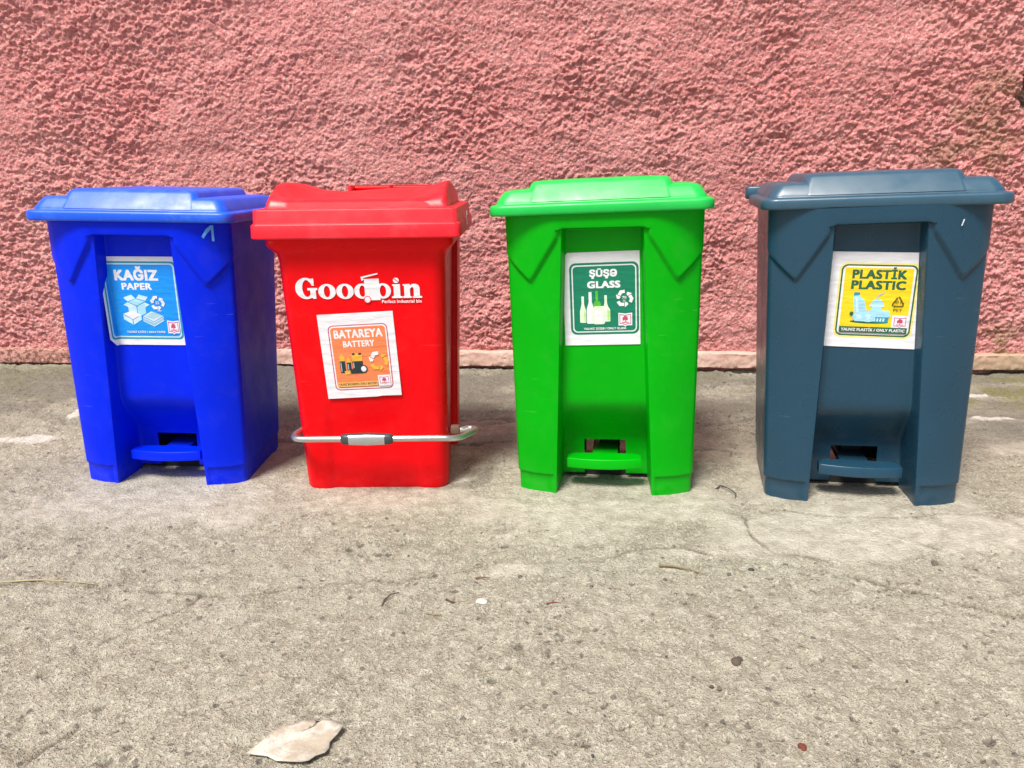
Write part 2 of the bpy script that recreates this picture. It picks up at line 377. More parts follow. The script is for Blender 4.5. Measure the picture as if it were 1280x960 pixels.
    c = mix(nt, ramp(nt, n1, [(.35, g(0)), (.65, g(1))]), (.62, .40, .33), (.74, .55, .47))
    left = ramp(nt, math_n(nt, 'ADD', math_n(nt, 'MULTIPLY', sep.outputs[0], -.5), .0), [(.35, g(0)), (.75, g(1))])
    c = mix(nt, left, c, mix(nt, ramp(nt, n2, [(.45, g(0)), (.55, g(1))]), (.20, .09, .06), (.58, .30, .26)))
    right = ramp(nt, math_n(nt, 'MULTIPLY', sep.outputs[0], .5), [(.62, g(0)), (.85, g(1))])
    c = mix(nt, math_n(nt, 'MULTIPLY', right, math_n(nt, 'ADD', n1, .1)), c, (.34, .25, .12))
    c = mix(nt, math_n(nt, 'MULTIPLY', ramp(nt, n2, [(.3, g(1)), (.44, g(0))]), .6), c, (.30, .17, .13))
    nt.links.new(c, b.inputs['Base Color']); b.inputs['Roughness'].default_value = .85
    bump(nt, b, n2, .004, .5)
    obj('base_ledge', me, m, wall)
build_wall()

# ------------------------------------------------------------------ printing on stickers
EPS = .00005
class Sheet:
    """flat print in the plane of a sheet: u right, v up (metres, origin at the sheet's centre)"""
    def __init__(self, parent, origin, rot, w, h, outline=None, name='label_sheet'):
        self.layer = 2
        pts = outline or [(-w / 2, -h / 2), (w / 2, -h / 2), (w / 2, h / 2), (-w / 2, h / 2)]
        n = len(pts); th = .0006
        V = [(x, y, 0) for x, y in pts] + [(x, y, th) for x, y in pts]
        F = [tuple(range(n - 1, -1, -1)), tuple(range(n, 2 * n))] + [(i, (i + 1) % n, n + (i + 1) % n, n + i) for i in range(n)]
        self.o = obj(name, mesh_pd(name, V, F, False), M['white'], parent)
        self.o.matrix_local = Matrix.Translation(origin) @ rot
        self.th = th
        self.bind()
    def bind(self): self.cx, self.cy, self.sx, self.sy = 0, 0, 1, 1
    def frame(self, cx, cy, w, h):      # panel co-ordinates: (0,0) top left .. (1,1) bottom right
        self.cx, self.cy, self.sx, self.sy = cx - w / 2, cy + h / 2, w, h
    def P(self, p): return (self.cx + p[0] * self.sx, self.cy - p[1] * self.sy)
    def z(self):
        self.layer += 1; return self.th + self.layer * EPS
    def polys(self, name, mat, polys, raw=False, same=False):
        V, F = [], []
        zz = self.z()
        for k, p in enumerate(polys):
            q = [self.P(a) for a in p] if not raw else p
            a = sum(q[i][0] * q[(i + 1) % len(q)][1] - q[(i + 1) % len(q)][0] * q[i][1] for i in range(len(q)))
            if a < 0: q = q[::-1]
            b = len(V); V += [(x, y, zz) for x, y in q]; F.append(tuple(range(b, b + len(q))))
            if not same: zz += EPS * .25
        if not same: self.layer += .25 * len(polys)
        return obj(name, mesh_pd(name, V, F, False), M[mat], self.o)
    def ring(self, name, mat, outer, inner):
        zz = self.z(); n = len(outer)
        V = [(*self.P(p), zz) for p in outer] + [(*self.P(p), zz) for p in inner]
        F = [(i, (i + 1) % n, n + (i + 1) % n, n + i) for i in range(n)]
        me = mesh_pd(name, V, F, False)
        if me.polygons[0].normal.z < 0: me.flip_normals()
        return obj(name, me, M[mat], self.o)
    def text(self, s, mat, u, base, width, cap, bold=.03, name='lettering', tilt=0):
        c = bpy.data.curves.new('t', 'FONT'); c.body = s; c.size = 1; c.resolution_u = 3; c.space_character = 1.0 + 1.6 * bold
        t = bpy.data.objects.new('t', c); COL.objects.link(t)
        src = bpy.data.meshes.new_from_object(t); bpy.data.objects.remove(t)
        co = [v.co.copy() for v in src.vertices]; fs = [tuple(p.vertices) for p in src.polygons]
        x0, x1 = min(v.x for v in co) - bold, max(v.x for v in co) + bold
        kx = width * self.sx / (x1 - x0); ky = cap * self.sy / .70
        bx, by = self.P((u, base)); zz = self.z(); V, F = [], []
        # heavy strokes: the glyph outline struck several times, each strike a hair above the last
        for n, (dx, dy) in enumerate(((0, 0), (bold, bold), (-bold, bold), (bold, -bold), (-bold, -bold), (bold, 0), (-bold, 0))):
            b = len(V); V += [(bx + (v.x + dx - (x0 + x1) / 2) * kx, by + (v.y + dy * .8) * ky, zz + n * EPS * .14) for v in co]
            F += [tuple(i + b for i in f) for f in fs]
        self.layer += 1
        return obj(name, mesh_pd(name, V, F, False), M[mat], self.o)
def rrect(u0, v0, u1, v1, r, asp=1.0, n=6):
    pts = []
    for cx, cy, a0 in ((u1 - r, v1 - r * asp, 0), (u0 + r, v1 - r * asp, 90), (u0 + r, v0 + r * asp, 180), (u1 - r, v0 + r * asp, 270)):
        for k in range(n + 1):
            a = R(a0 + 90 * k / n); pts.append((cx + r * math.cos(a), cy + r * asp * math.sin(a)))
    return pts
def ell(cx, cy, rx, ry, n=20, a0=0, a1=360):
    full = a1 - a0 >= 360
    return [(cx + rx * math.cos(R(a0 + (a1 - a0) * k / (n if full else n - 1))), cy + ry * math.sin(R(a0 + (a1 - a0) * k / (n if full else n - 1)))) for k in range(n)]
def recycle(S, cx, cy, r, asp, mats, name='recycling_arrows', thin=1.0):
    P = {}
    for k in range(3):
        th = R(120 * k)
        def rot(p): return (cx + r * (p[0] * math.cos(th) - p[1] * math.sin(th)), cy + r * asp * (p[0] * math.sin(th) + p[1] * math.cos(th)))
        t = .42 * thin
        a = [(-.62, .28), (-.98, .48), (-.62, .98), (-.02, .98), (-.02, .98 - t), (-.42, .98 - t)]
        b = [(.06, .98 - t), (.46, .98 - t), (.46, 1.15 - t * .2), (.06, 1.0)] if False else [(.06, .50), (.06, 1.16), (.50, .78), (.36, .52)]
        P.setdefault(mats[k % len(mats)], []).extend([[rot(p) for p in a], [rot(p) for p in b]])
    for m, pl in P.items(): S.polys(name, m, pl)
def emblem(S, u0, v0, u1, v1, col):
    w, h = u1 - u0, v1 - v0; mu = (u0 + u1) / 2
    S.polys('emblem', 'white', [[(u0, v0), (mu, v0 + .07 * h), (u1, v0), (u1, v1 - .06 * h), (mu + .12 * w, v1 - .06 * h), (mu, v1 + .03 * h), (mu - .12 * w, v1 - .06 * h), (u0, v1 - .06 * h)]])
    sh = [(.08, .10), (.5, .16), (.92, .10), (.92, .82), (.62, .84), (.5, .93), (.38, .84), (.08, .82)]
    sh2 = [(.13, .17), (.5, .22), (.87, .17), (.87, .77), (.60, .79), (.5, .87), (.40, .79), (.13, .77)]
    S.ring('emblem', col, [(u0 + a * w, v0 + b * h) for a, b in sh], [(u0 + a * w, v0 + b * h) for a, b in sh2])
    T = lambda a, b, r, n=9: ell(u0 + a * w, v0 + b * h, r * w, r * h, n)
    S.polys('emblem', 'crimson', [T(.42, .42, .13), T(.56, .36, .11), T(.60, .48, .10), T(.47, .30, .08), T(.36, .52, .07),
                                  [(u0 + .485 * w, v0 + .45 * h), (u0 + .53 * w, v0 + .45 * h), (u0 + .54 * w, v0 + .69 * h), (u0 + .47 * w, v0 + .69 * h)],
                                  [(u0 + .24 * w, v0 + .68 * h), (u0 + .76 * w, v0 + .68 * h), (u0 + .76 * w, v0 + .74 * h), (u0 + .24 * w, v0 + .74 * h)]])

def panel_border(S, asp, layers):
    for mat, i, r in layers: S.polys('printed_panel', mat, [rrect(i, i * asp, 1 - i, 1 - i * asp, r, asp)])

def label_paper(S):
    asp = S.sx / S.sy
    panel_border(S, asp, [('seablue', 0, .06), ('paleblue', .025, .05), ('skyblue', .042, .045)])
    S.text('KAĞIZ', 'white', .46, .235, .58, .125, .045)
    S.text('PAPER', 'white', .45, .355, .40, .08, .04)
    W = 'paleblue'
    S.polys('box_print', 'paleblue', [[(.30, .53), (.41, .58), (.41, .71), (.30, .64)], [(.25, .46), (.36, .42), (.41, .47), (.30, .51)], [(.42, .47), (.46, .42), (.58, .45), (.54, .50)],
                                     [(.24, .55), (.30, .52), (.41, .57), (.36, .61)], [(.43, .57), (.53, .52), (.59, .55), (.48, .61)]])
    S.polys('box_print', 'iceblue', [[(.42, .58), (.53, .535), (.53, .66), (.42, .71)], [(.31, .515), (.41, .475), (.53, .51), (.42, .565)]])
    S.polys('box_print', 'white', [[(.22, .67), (.34, .63), (.46, .68), (.34, .74)]])
    S.polys('box_print', 'paleblue', [[(.22, .68), (.335, .745), (.335, .81), (.22, .74)], [(.345, .745), (.46, .69), (.46, .745), (.345, .81)]])
    S.polys('paper_stack_print', 'paleblue', [[(.48, .70), (.60, .635), (.76, .695), (.62, .77)]])
    for k in range(3): S.polys('paper_stack_print', 'iceblue' if k % 2 else 'paleblue', [[(.48, .708 + .02 * k), (.62, .778 + .02 * k), (.76, .703 + .02 * k), (.76, .718 + .02 * k), (.62, .793 + .02 * k), (.48, .723 + .02 * k)]])
    for k in range(4): S.polys('paper_stack_print', 'bluegrey', [[(.53 + .03 * k, .695 - .016 * k), (.545 + .03 * k, .688 - .016 * k), (.64 + .03 * k, .728 - .016 * k), (.625 + .03 * k, .735 - .016 * k)]])
    recycle(S, .70, .525, .088, asp, ['white'])
    S.text('22', 'white', .70, .54, .05, .034, .02); S.text('PAP', 'white', .72, .635, .05, .02, .01)
    emblem(S, .80, .75, .955, .93, 'magenta')
    S.text('YALNIZ KAĞIZ / ONLY PAPER', 'white', .50, .915, .52, .026, .02)

def label_glass(S):
    asp = S.sx / S.sy
    panel_border(S, asp, [('tealgreen', 0, .09), ('white', .033, .065), ('tealgreen', .05, .055)])
    S.text('ŞÜŞƏ', 'white', .49, .19, .40, .088, .05)
    S.text('GLASS', 'white', .495, .345, .48, .088, .05)
    def bottle(cx, top, bot, hw, nw, mat, hi=None):
        sh = top + (bot - top) * .40
        pl = [(cx - nw, top), (cx + nw, top), (cx + nw, sh - .04), (cx + nw * 1.6, sh), (cx + hw, sh + .06), (cx + hw, bot - .01), (cx + hw - .01, bot), (cx - hw + .01, bot), (cx - hw, bot - .01), (cx - hw, sh + .06), (cx - nw * 1.6, sh), (cx - nw, sh - .04)]
        S.polys('bottle_print', mat, [pl])
        if hi: S.polys('bottle_print', hi, [[(cx + hw * .35, sh + .04), (cx + hw * .9, sh + .08), (cx + hw * .9, bot - .015), (cx + hw * .35, bot - .015)]])
    bottle(.39, .39, .82, .055, .018, 'midgreen')
    S.polys('bottle_print', 'midgreen', [ell(.395, .58, .055, .06, 14)])
    bottle(.185, .46, .83, .045, .018, 'glasspale', 'glassgreen')
    bottle(.52, .45, .82, .062, .018, 'glasspale', 'glassgreen')
    bottle(.295, .40, .845, .055, .022, 'white', 'glasspale')
    S.polys('jar_print', 'glasspale', [rrect(.335, .62, .505, .855, .03, asp), rrect(.35, .60, .49, .64, .012, asp)])
    S.polys('jar_print', 'white', [rrect(.355, .67, .465, .83, .02, asp)])
    recycle(S, .79, .50, .115, asp, ['white'])
    S.text('70', 'white', .79, .505, .06, .035, .02); S.text('GL', 'white', .79, .545, .045, .025, .02)
    emblem(S, .70, .70, .90, .89, 'magenta')
    S.text('YALNIZ ŞÜŞƏ / ONLY GLASS', 'white', .50, .93, .62, .030, .03)

def label_plastic(S):
    asp = S.sx / S.sy
    panel_border(S, asp, [('paleyellow', -.025, .10), ('darkgreen', 0, .085), ('white', .022, .07)])
    S.polys('printed_panel', 'yellow', [rrect(.05, .045, .95, .955, .02, asp)])
    S.text('PLASTİK', 'darkgreen', .51, .19, .72, .115, .05)
    S.text('PLASTIC', 'darkgreen', .51, .335, .72, .112, .05)
    S.polys('bottle_print', 'darkgreen', [ell(.44, .795, .26, .025, 22)])
    S.polys('bottle_print', 'seablue', [rrect(.20, .385, .28, .44, .012, asp)])
    S.polys('bottle_print', 'iceblue', [[(.205, .435), (.275, .425), (.35, .50), (.40, .66), (.38, .72), (.28, .74), (.235, .66), (.205, .52)]])
    for k in range(4): S.polys('bottle_print', 'bluegrey', [[(.225 + .012 * k, .52 + .045 * k), (.34 + .012 * k, .50 + .045 * k), (.342 + .012 * k, .508 + .045 * k), (.227 + .012 * k, .528 + .045 * k)]])
    S.polys('bottle_print', 'paleblue', [[(.225, .45), (.25, .445), (.29, .66), (.26, .68)]])
    S.polys('cup_print', 'bluegrey', [[(.50, .49), (.515, .42), (.60, .375), (.605, .387), (.53, .43), (.515, .49)]])
    S.polys('cup_print', 'iceblue', [ell(.52, .555, .085, .085, 12, 180, 360), [(.45, .58), (.59, .58), (.575, .67), (.465, .67)]])
    S.polys('cup_print', 'paleblue', [[(.425, .55), (.615, .55), (.615, .58), (.425, .58)]])
    S.polys('food_box_print', 'seablue', [[(.46, .73), (.70, .72), (.685, .80), (.48, .80)]])
    S.polys('food_box_print', 'iceblue', [[(.42, .63), (.69, .63), (.715, .71), (.70, .725), (.45, .725), (.40, .70)]])
    S.polys('food_box_print', 'paleblue', [[(.50 + .04 * k, .74), (.525 + .04 * k, .74), (.52 + .04 * k, .785), (.495 + .04 * k, .785)] for k in range(4)])
    S.polys('crushed_bottle_print', 'iceblue', [[(.22, .68), (.30, .65), (.34, .67), (.40, .66), (.47, .67), (.52, .72), (.50, .78), (.44, .80), (.36, .79), (.25, .79), (.21, .74)]])
    S.polys('crushed_bottle_print', 'paleblue', [[(.25, .70), (.31, .68), (.34, .74), (.28, .76)], [(.38, .69), (.45, .69), (.46, .74), (.41, .77)]])
    S.polys('crushed_bottle_print', 'darkgreen', [ell(.195, .685, .028, .03, 10)])
    pl = []
    for k in range(3):
        th = R(120 * k); f = lambda p: (.795 + .088 * (p[0] * math.cos(th) - p[1] * math.sin(th)), .515 + .088 * asp * (p[0] * math.sin(th) + p[1] * math.cos(th)))
        pl += [[f(p) for p in [(-.38, .47), (.60, .47), (.78, .36), (.92, .52), (.70, .66), (-.38, .66)]], [f(p) for p in [(-.40, .33), (-.40, .80), (-.72, .565)]]]
    S.polys('recycling_arrows', 'olive', pl)
    S.text('01', 'olive', .795, .525, .075, .04, .01); S.text('PET', 'olive', .80, .635, .12, .036, .02)
    S.polys('printed_panel', 'white', [[(.74, .69), (.955, .69), (.955, .885), (.74, .885)]])
    emblem(S, .755, .70, .945, .875, 'magenta')
    S.polys('printed_band', 'darkgreen', [[(.048, .865), (.952, .865), (.952, .95), (.048, .95)]])
    S.text('YALNIZ PLASTİK / ONLY PLASTIC', 'white', .50, .925, .85, .038, .03)

def label_battery(S):
    asp = S.sx / S.sy
    panel_border(S, asp, [('crimson', 0, .085), ('white', .018, .07), ('orange', .04, .055)])
    S.text('BATAREYA', 'white', .50, .195, .82, .12, .035)
    S.text('BATTERY', 'white', .49, .335, .53, .092, .035)
    def batt(u0, v0, u1, v1, mid):
        S.polys('battery_print', 'amber', [[(u0, v0), (u1, v0), (u1, mid), (u0, mid)], [((u0 * 2 + u1) / 3, v0 - .03), ((u0 + 2 * u1) / 3, v0 - .03), ((u0 + 2 * u1) / 3, v0), ((u0 * 2 + u1) / 3, v0)]])
        S.polys('battery_print', 'charcoal', [[(u0, mid), (u1, mid), (u1, v1), (u0, v1)]])
        S.polys('battery_print', 'bluegrey', [[(u0 + .012, mid + .02), (u0 + .026, mid + .02), (u0 + .026, v1 - .02), (u0 + .012, v1 - .02)]])
    batt(.13, .47, .22, .73, .545); batt(.25, .51, .32, .70, .57); batt(.345, .46, .52, .68, .555)
    S.polys('battery_print', 'charcoal', [[(.30, .675), (.50, .67), (.50, .745), (.30, .745)]])
    S.polys('battery_print', 'charcoal', [[(.355, .43), (.40, .43), (.40, .46), (.355, .46)], [(.465, .43), (.51, .43), (.51, .46), (.465, .46)]])
    S.polys('battery_print', 'amber', [[(.19, .70), (.29, .69), (.29, .75), (.21, .755)]])
    S.polys('battery_print', 'charcoal', [ell(.525, .68, .065, .062, 18)]); S.polys('battery_print', 'white', [ell(.525, .678, .045, .043, 16)])
    recycle(S, .79, .565, .155, asp, ['amber', 'white', 'amber'])
    S.polys('printed_band', 'bandyellow', [[(.045, .87), (.74, .87), (.74, .945), (.06, .945)]])
    S.text('YALNIZ BATAREYA / ONLY BATTERY', 'charcoal', .40, .922, .66, .034, .02)
    S.polys('printed_panel', 'white', [[(.75, .785), (.955, .785), (.955, .955), (.75, .955)]])
    emblem(S, .76, .795, .945, .945, 'magenta')

# ------------------------------------------------------------------ pedal bins
H = .62; WT, WB, RAKE = .2033, .1945, .016; ZR = .588; DB, DT = .295, .345
XRT, XRB = .084, .1065
def lerp(a, b, t): return a + (b - a) * t
def rec_plane(z): return .018 + (.59 - z) * .03
def pedal_body_mesh():
    OPW, OPZ = .048, .098
    zs = [0, .0145, .030, .0440, .0462, .0475, .0500]
    zs += list(np.arange(.062, .0981, .012)) + [.098] if False else [.062, .074, .086, .098]
    zs += list(np.arange(.106, .24, .008)) + list(np.arange(.25, .44, .02))
    zs += list(np.arange(.448, .582, .0026)) + [.5835, .5850, .5862, .5872, .5880, .5895, .5925, .600, .608, .614, .6205]
    lipz = {.5835: 1.0, .5850: .96, .5862: .85, .5872: .5, .5880: .12, .5895: .02}
    cols = None; V = []; meta = []
    for z in zs:
        t = z / H
        w = lerp(WB, WT, t); yf = -RAKE * t; yb = lerp(DB, DT, t); xr = lerp(XRB, XRT, z / ZR) if z < ZR else XRT
        d = rec_plane(z) + .066 * float(sstep(0, 1, (.215 - z) / .115)) - yf
        if z >= .5925: d = 0
        elif z in lipz: d *= lipz[z]
        elif z > .5834: d = 0
        row = []
        hd = .0070 * float(sstep(-.006, .005, z - .585)) if z >= .5879 else 0.0
        yi = yf - hd
        xi = xr - .011
        for k in range(5): row.append((OPW * k / 4, yi + d, 'i'))
        for k in range(1, 6): row.append((lerp(OPW, xi, k / 5), yi + d, 'i'))
        for dx, f in ((.0085, .985), (.0070, .93), (.0058, .80), (.0042, .5), (.0028, .20), (.0016, .05), (.0004, .006)): row.append((xr - dx, yi + d * f, 'w'))
        xa = xr + .004; r = .017; a0 = R(31)
        xe = w - r * (1 - math.sin(a0)); c = math.tan(a0) * (xe - xa) / 2
        pts = [(xa + (xe - xa) * u, c * u * u) for u in np.linspace(0, 1, 34)]
        for k in range(1, 9):
            th = lerp(a0, R(90), k / 8); pts.append((xe + r * (math.sin(th) - math.sin(a0)), c + r * (math.cos(a0) - math.cos(th))))
        ys = yf + pts[-1][1]; rb = .03
        for k in range(1, 9): pts.append((w, pts[41][1] + (yb - rb - ys) * k / 8))
        for k in range(1, 7):
            th = R(90) * k / 6; pts.append((w - rb * (1 - math.cos(th)), yb - yf - rb + rb * math.sin(th)))
        for k in range(1, 6): pts.append((lerp(w - rb, .055, k / 5), yb - yf))
        for k in range(1, 3): pts.append((lerp(.055, 0, k / 2), yb - yf))
        pts = np.array(pts); pts[:, 1] += yf
        tan = np.gradient(pts, axis=0); nl = np.hypot(tan[:, 0], tan[:, 1]) + 1e-9
        nrm = np.stack([tan[:, 1] / nl, -tan[:, 0] / nl], 1)
        s = np.concatenate([[0], np.cumsum(np.hypot(*np.diff(pts, axis=0).T))]) + xa
        zv = np.interp(s, [.086, .092, .146, .152, .158, .225, .30, .5], [.585, .572, .486, .4815, .486, .548, .60, .62])
        off = .0075 * sstep(-.0065, .0050, z - zv) * (s > .084) * (1 - .85 * sstep(.178, .222, s))
        off = off - .0030 * (1 - sstep(.0445, .0476, z))
        edge = sstep(xa - .001, xa + .008, s) if z < .586 else 1.0
        # seam inset acts everywhere, the shield fold fades in beside the recess lip
        pts = pts + nrm * (off * edge)[:, None]
        row += [(p[0], p[1], 'o') for p in pts]
        meta.append([q[2] for q in row]); V.append([(q[0], q[1]) for q in row])
    V = np.array(V); nr, nc = V.shape[:2]
    right = V; left = V[:, ::-1].copy(); left[:, :, 0] *= -1
    # full ring: front centre -> right -> back centre -> left -> front centre
    ring = np.concatenate([right, left[:, 1:-1]], 1); m = ring.shape[1]
    verts = [(ring[i, j, 0], ring[i, j, 1], zs[i]) for i in range(nr) for j in range(m)]
    faces = []
    for i in range(nr - 1):
        for j in range(m):
            j2 = (j + 1) % m
            pts = [ring[i, j], ring[i, j2]]
            mx = max(abs(p[0]) for p in pts); my = (pts[0][1] + pts[1][1]) / 2
            front_in = (j < 11 or j >= m - 11)
            if front_in and mx <= OPW + 1e-6 and zs[i + 1] <= OPZ + 1e-6: continue
            if j < 10 and zs[i + 1] <= .0146 or j >= m - 10 and zs[i + 1] <= .0146: continue
            if my > .2 and mx <= .0551 and zs[i + 1] <= .0981: continue
            faces.append((i * m + j, i * m + j2, (i + 1) * m + j2, (i + 1) * m + j))
    me = mesh_pd('body', verts, faces)
    return me

def loft_rect(layers, n=7, cap=True):
    """layers: (x half width, y front, y back, radius, z)"""
    V, F = [], []
    for hw, y0, y1, r, z in layers:
        for cx, cy, a0 in ((hw - r, y1 - r, 0), (-hw + r, y1 - r, 90), (-hw + r, y0 + r, 180), (hw - r, y0 + r, 270)):
            for k in range(n + 1):
                a = R(a0 + 90 * k / n); V.append((cx + r * math.cos(a), cy + r * math.sin(a), z))
    m = 4 * (n + 1)
    for i in range(len(layers) - 1):
        for j in range(m): F.append((i * m + j, i * m + (j + 1) % m, (i + 1) * m + (j + 1) % m, (i + 1) * m + j))
    if cap: F.append(tuple(range((len(layers) - 1) * m, len(layers) * m)))
    return V, F
def join(*vf):
    V, F = [], []
    for v, f in vf:
        b = len(V); V += v; F += [tuple(i + b for i in q) for q in f]
    return V, F
def box(x0, x1, y0, y1, z0, z1, bev=.002, n=2):
    b = bev
    return loft_rect_off((x0 + x1) / 2, (x1 - x0) / 2, y0, y1, z0, z1, b, n)
def loft_rect_off(cx, hw, y0, y1, z0, z1, b, n=2, rad=None):
    rad = rad or b * 1.2
    L = [(hw - b, y0 + b, y1 - b, rad, z0), (hw - b * .3, y0 + b * .3, y1 - b * .3, rad, z0 + b * .3), (hw, y0, y1, rad, z0 + b), (hw, y0, y1, rad, z1 - b), (hw - b * .3, y0 + b * .3, y1 - b * .3, rad, z1 - b * .3), (hw - b, y0 + b, y1 - b, rad, z1)]
    V, F = loft_rect(L, n); m = 4 * (n + 1)
    F.append(tuple(range(m - 1, -1, -1)))
    return [(x + cx, y, z) for x, y, z in V], F
def lid_mesh():
    y0, y1 = -.033, DT + .022; w = .2255
    def L(ins, z, r=.03): return (w - ins, y0 + ins, y1 - ins, max(r - ins * .3, .008), H + z)
    rim = [L(.030, .006), (w - .026, y0 + .024, y1 - .024, .026, H - .002), L(.0045, -.003), L(.0015, -.0018), L(0, .0012), L(.0002, .0135), L(.0012, .0168), L(.0035, .0185), L(.0110, .0195), L(.0128, .0203), L(.0135, .0225),
           L(.0150, .0262), L(.0265, .0420), L(.0300, .0452), L(.0350, .0470), L(.045, .0478), L(.09, .0484)]
    a = loft_rect(rim, 8)
    def T(ins, z, x): return (x, y0 + ins, y1 - .035 - ins * .6, .016, H + z)
    top = [T(.0125, .0235, .150), T(.0150, .0278, .149), T(.0262, .0425, .1465), T(.0360, .0560, .142), T(.0400, .0605, .139), T(.0455, .0632, .1345), T(.056, .0645, .124), T(.11, .0655, .075)]
    b = loft_rect(top, 8)
    hinges = []
    for s in (-1, 1):
        hinges.append(loft_rect_off(s * .202, .030, y1 - .018, y1 + .028, H + .008, H + .038, .004, 3, .008))
    V, F = join(a, b, *hinges)
    return autosmooth(mesh_pd('lid', V, F), 50)

def pedal_mesh():
    V, F = [], []
    n = 16; hw = .083; prof_z = [(0.0, .004), (0, 0), (.0012, 0), (.0, 0)]
    outline = []
    for k in range(n + 1):
        u = -1 + 2 * k / n; outline.append((hw * u, .030 - .012 * (1 - u * u)))
    outline += [(hw, .056), (hw - .012, .066), (-hw + .012, .066), (-hw, .056)]
    cx, cy = 0, .045; m = len(outline)
    for ins, z in ((.008, .0530), (.002, .0531), (0, .0550), (0, .0752), (.0008, .0764), (.002, .0769), (.006, .0771)):
        for x, y in outline: V.append((x - math.copysign(min(ins, abs(x)), x), y + (ins if y < cy else -ins), z + .006 * (y - .05)))
    for i in range(6):
        for j in range(m): F.append((i * m + j, i * m + (j + 1) % m, (i + 1) * m + (j + 1) % m, (i + 1) * m + j))
    F.append(tuple(range(6 * m, 7 * m))); F.append(tuple(range(m - 1, -1, -1)))
    arm = loft_rect_off(0, .030, .060, .300, .050, .066, .003)
    V, F = join((V, F), arm)
    return autosmooth(fix_normals(mesh_pd('pedal', V, F)), 45)

body_me = fix_normals(pedal_body_mesh()); autosmooth(body_me, 48)
lid_me = fix_normals(lid_mesh()); pedal_me = pedal_mesh()
floor_V, floor_F = loft_rect([(.15, .10, .27, .02, .125), (.16, .10, .28, .02, .15)], 4)
mech_shade_V, mech_shade_F = join(loft_rect_off(0, .085, .118, .126, .001, .050, .001), loft_rect_off(0.008, .024, .17, .26, .03, .124, .003), loft_rect_off(0, .003, .265, .275, .0, .125, .001))  # linkage, plus a wide low plate added to darken the gap under the pedal
floor_me = mesh_pd('inner_floor', floor_V, floor_F); mech_shade_me = fix_normals(mesh_pd('pedal_linkage_shade_plate', mech_shade_V, mech_shade_F, False))

def frame_on(yfun, x, z, spin, out=.0012):
    """matrix parts for a sheet on a front surface y=yfun(z); +Z of the sheet looks out of the bin"""
    dy = (yfun(z + .01) - yfun(z - .01)) / .02
    up = Vector((0, dy, 1)).normalized(); nrm = Vector((0, -1, dy)).normalized(); right = up.cross(nrm)
    m = Matrix((right, up, nrm)).transposed().to_4x4() @ Matrix.Rotation(spin, 4, 'Z')
    return Vector((x, yfun(z), z)) + nrm * out, m

def pedal_bin(key, label, lid_rot=(0, 0, 0), lid_shift=(0, 0, 0), pedal_tilt=0.0):
    x, y, z, yaw, lean = BINS[key]
    root = empty('pedal_bin', (x, y, z - .001))
    root.rotation_euler = (0, R(-lean), R(yaw))
    tag(root, label, 'bin', 'pedal bins lined up by the wall')
    mat = M[key]
    def part(name, me, mt):
        me2 = me.copy(); return obj(name, me2, mt, root)
    part('body', body_me, mat)
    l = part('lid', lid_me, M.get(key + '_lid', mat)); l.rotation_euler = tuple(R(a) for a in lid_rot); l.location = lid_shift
    pd = part('pedal', pedal_me, mat); pd.rotation_euler = (0, R(pedal_tilt), 0)
    part('inner_floor', floor_me, M['dark']); part('pedal_linkage_shade_plate', mech_shade_me, M['dark'])
    return root

blue = pedal_bin('blue', 'royal blue plastic pedal bin with a paper recycling label, shut lid', (0, .0, 0), (0, 0, .0))
green = pedal_bin('green', 'bright green plastic pedal bin with a glass recycling label', (0, -.5, 0), (0, 0, .0005))
grey = pedal_bin('grey', 'dark slate grey plastic pedal bin with a yellow plastic recycling label', (0, 0.7, 0), (-.004, .01, .001), 1.2)

def std_label(root, x, z, spin, w, h, pc, ps, draw, outline=None, yfun=rec_plane):
    o, m = frame_on(yfun, x, z, R(spin))
    S = Sheet(root, o, m, w, h, outline); S.frame(pc[0], pc[1], ps[0], ps[1]); draw(S); return S
std_label(green, -.0035, .4378, 1.0, .160, .199, (.0055, .0005), (.1445, .1535), label_glass, [(-.080, -.0995), (.080, -.0995), (.080, .0995), (-.070, .0995), (-.074, .094), (-.080, .092)])
std_label(grey, .0035, .4335, -2.6, .174, .194, (.0035, -.0005), (.141, .1455), label_plastic)
bo = [(-.080, -.101), (.090, -.101), (.090, .101), (-.096, .101), (-.096, -.084)]
SB = std_label(blue, -.004, .438, .6, .178, .202, (-.0055, .0015), (.170, .178), label_paper, bo)
for o_ in [SB.o] + list(SB.o.children):      # the sheet runs up the recess's left wall
    bm = bmesh.new(); bm.from_mesh(o_.data)
    for uf, k1 in ((-.0725, 35), (-.0745, 35)):
        n0 = Vector((1, .0384, 0)).normalized(); p0 = Vector((uf, 0, 0))
        bmesh.ops.bisect_plane(bm, geom=bm.verts[:] + bm.edges[:] + bm.faces[:], plane_co=p0, plane_no=n0)
    for v in bm.verts:
        d = (v.co - Vector((-.0725, 0, 0))).dot(n0)
        if d < -1e-6:
            e1 = min(-d, .002); e2 = max(-d - .002, 0)
            v.co = v.co + n0 * (-d) - n0 * (e1 * math.cos(R(35)) + e2 * math.cos(R(72))) + Vector((0, 0, e1 * math.sin(R(35)) + e2 * math.sin(R(72))))
    bm.to_mesh(o_.data); bm.free()
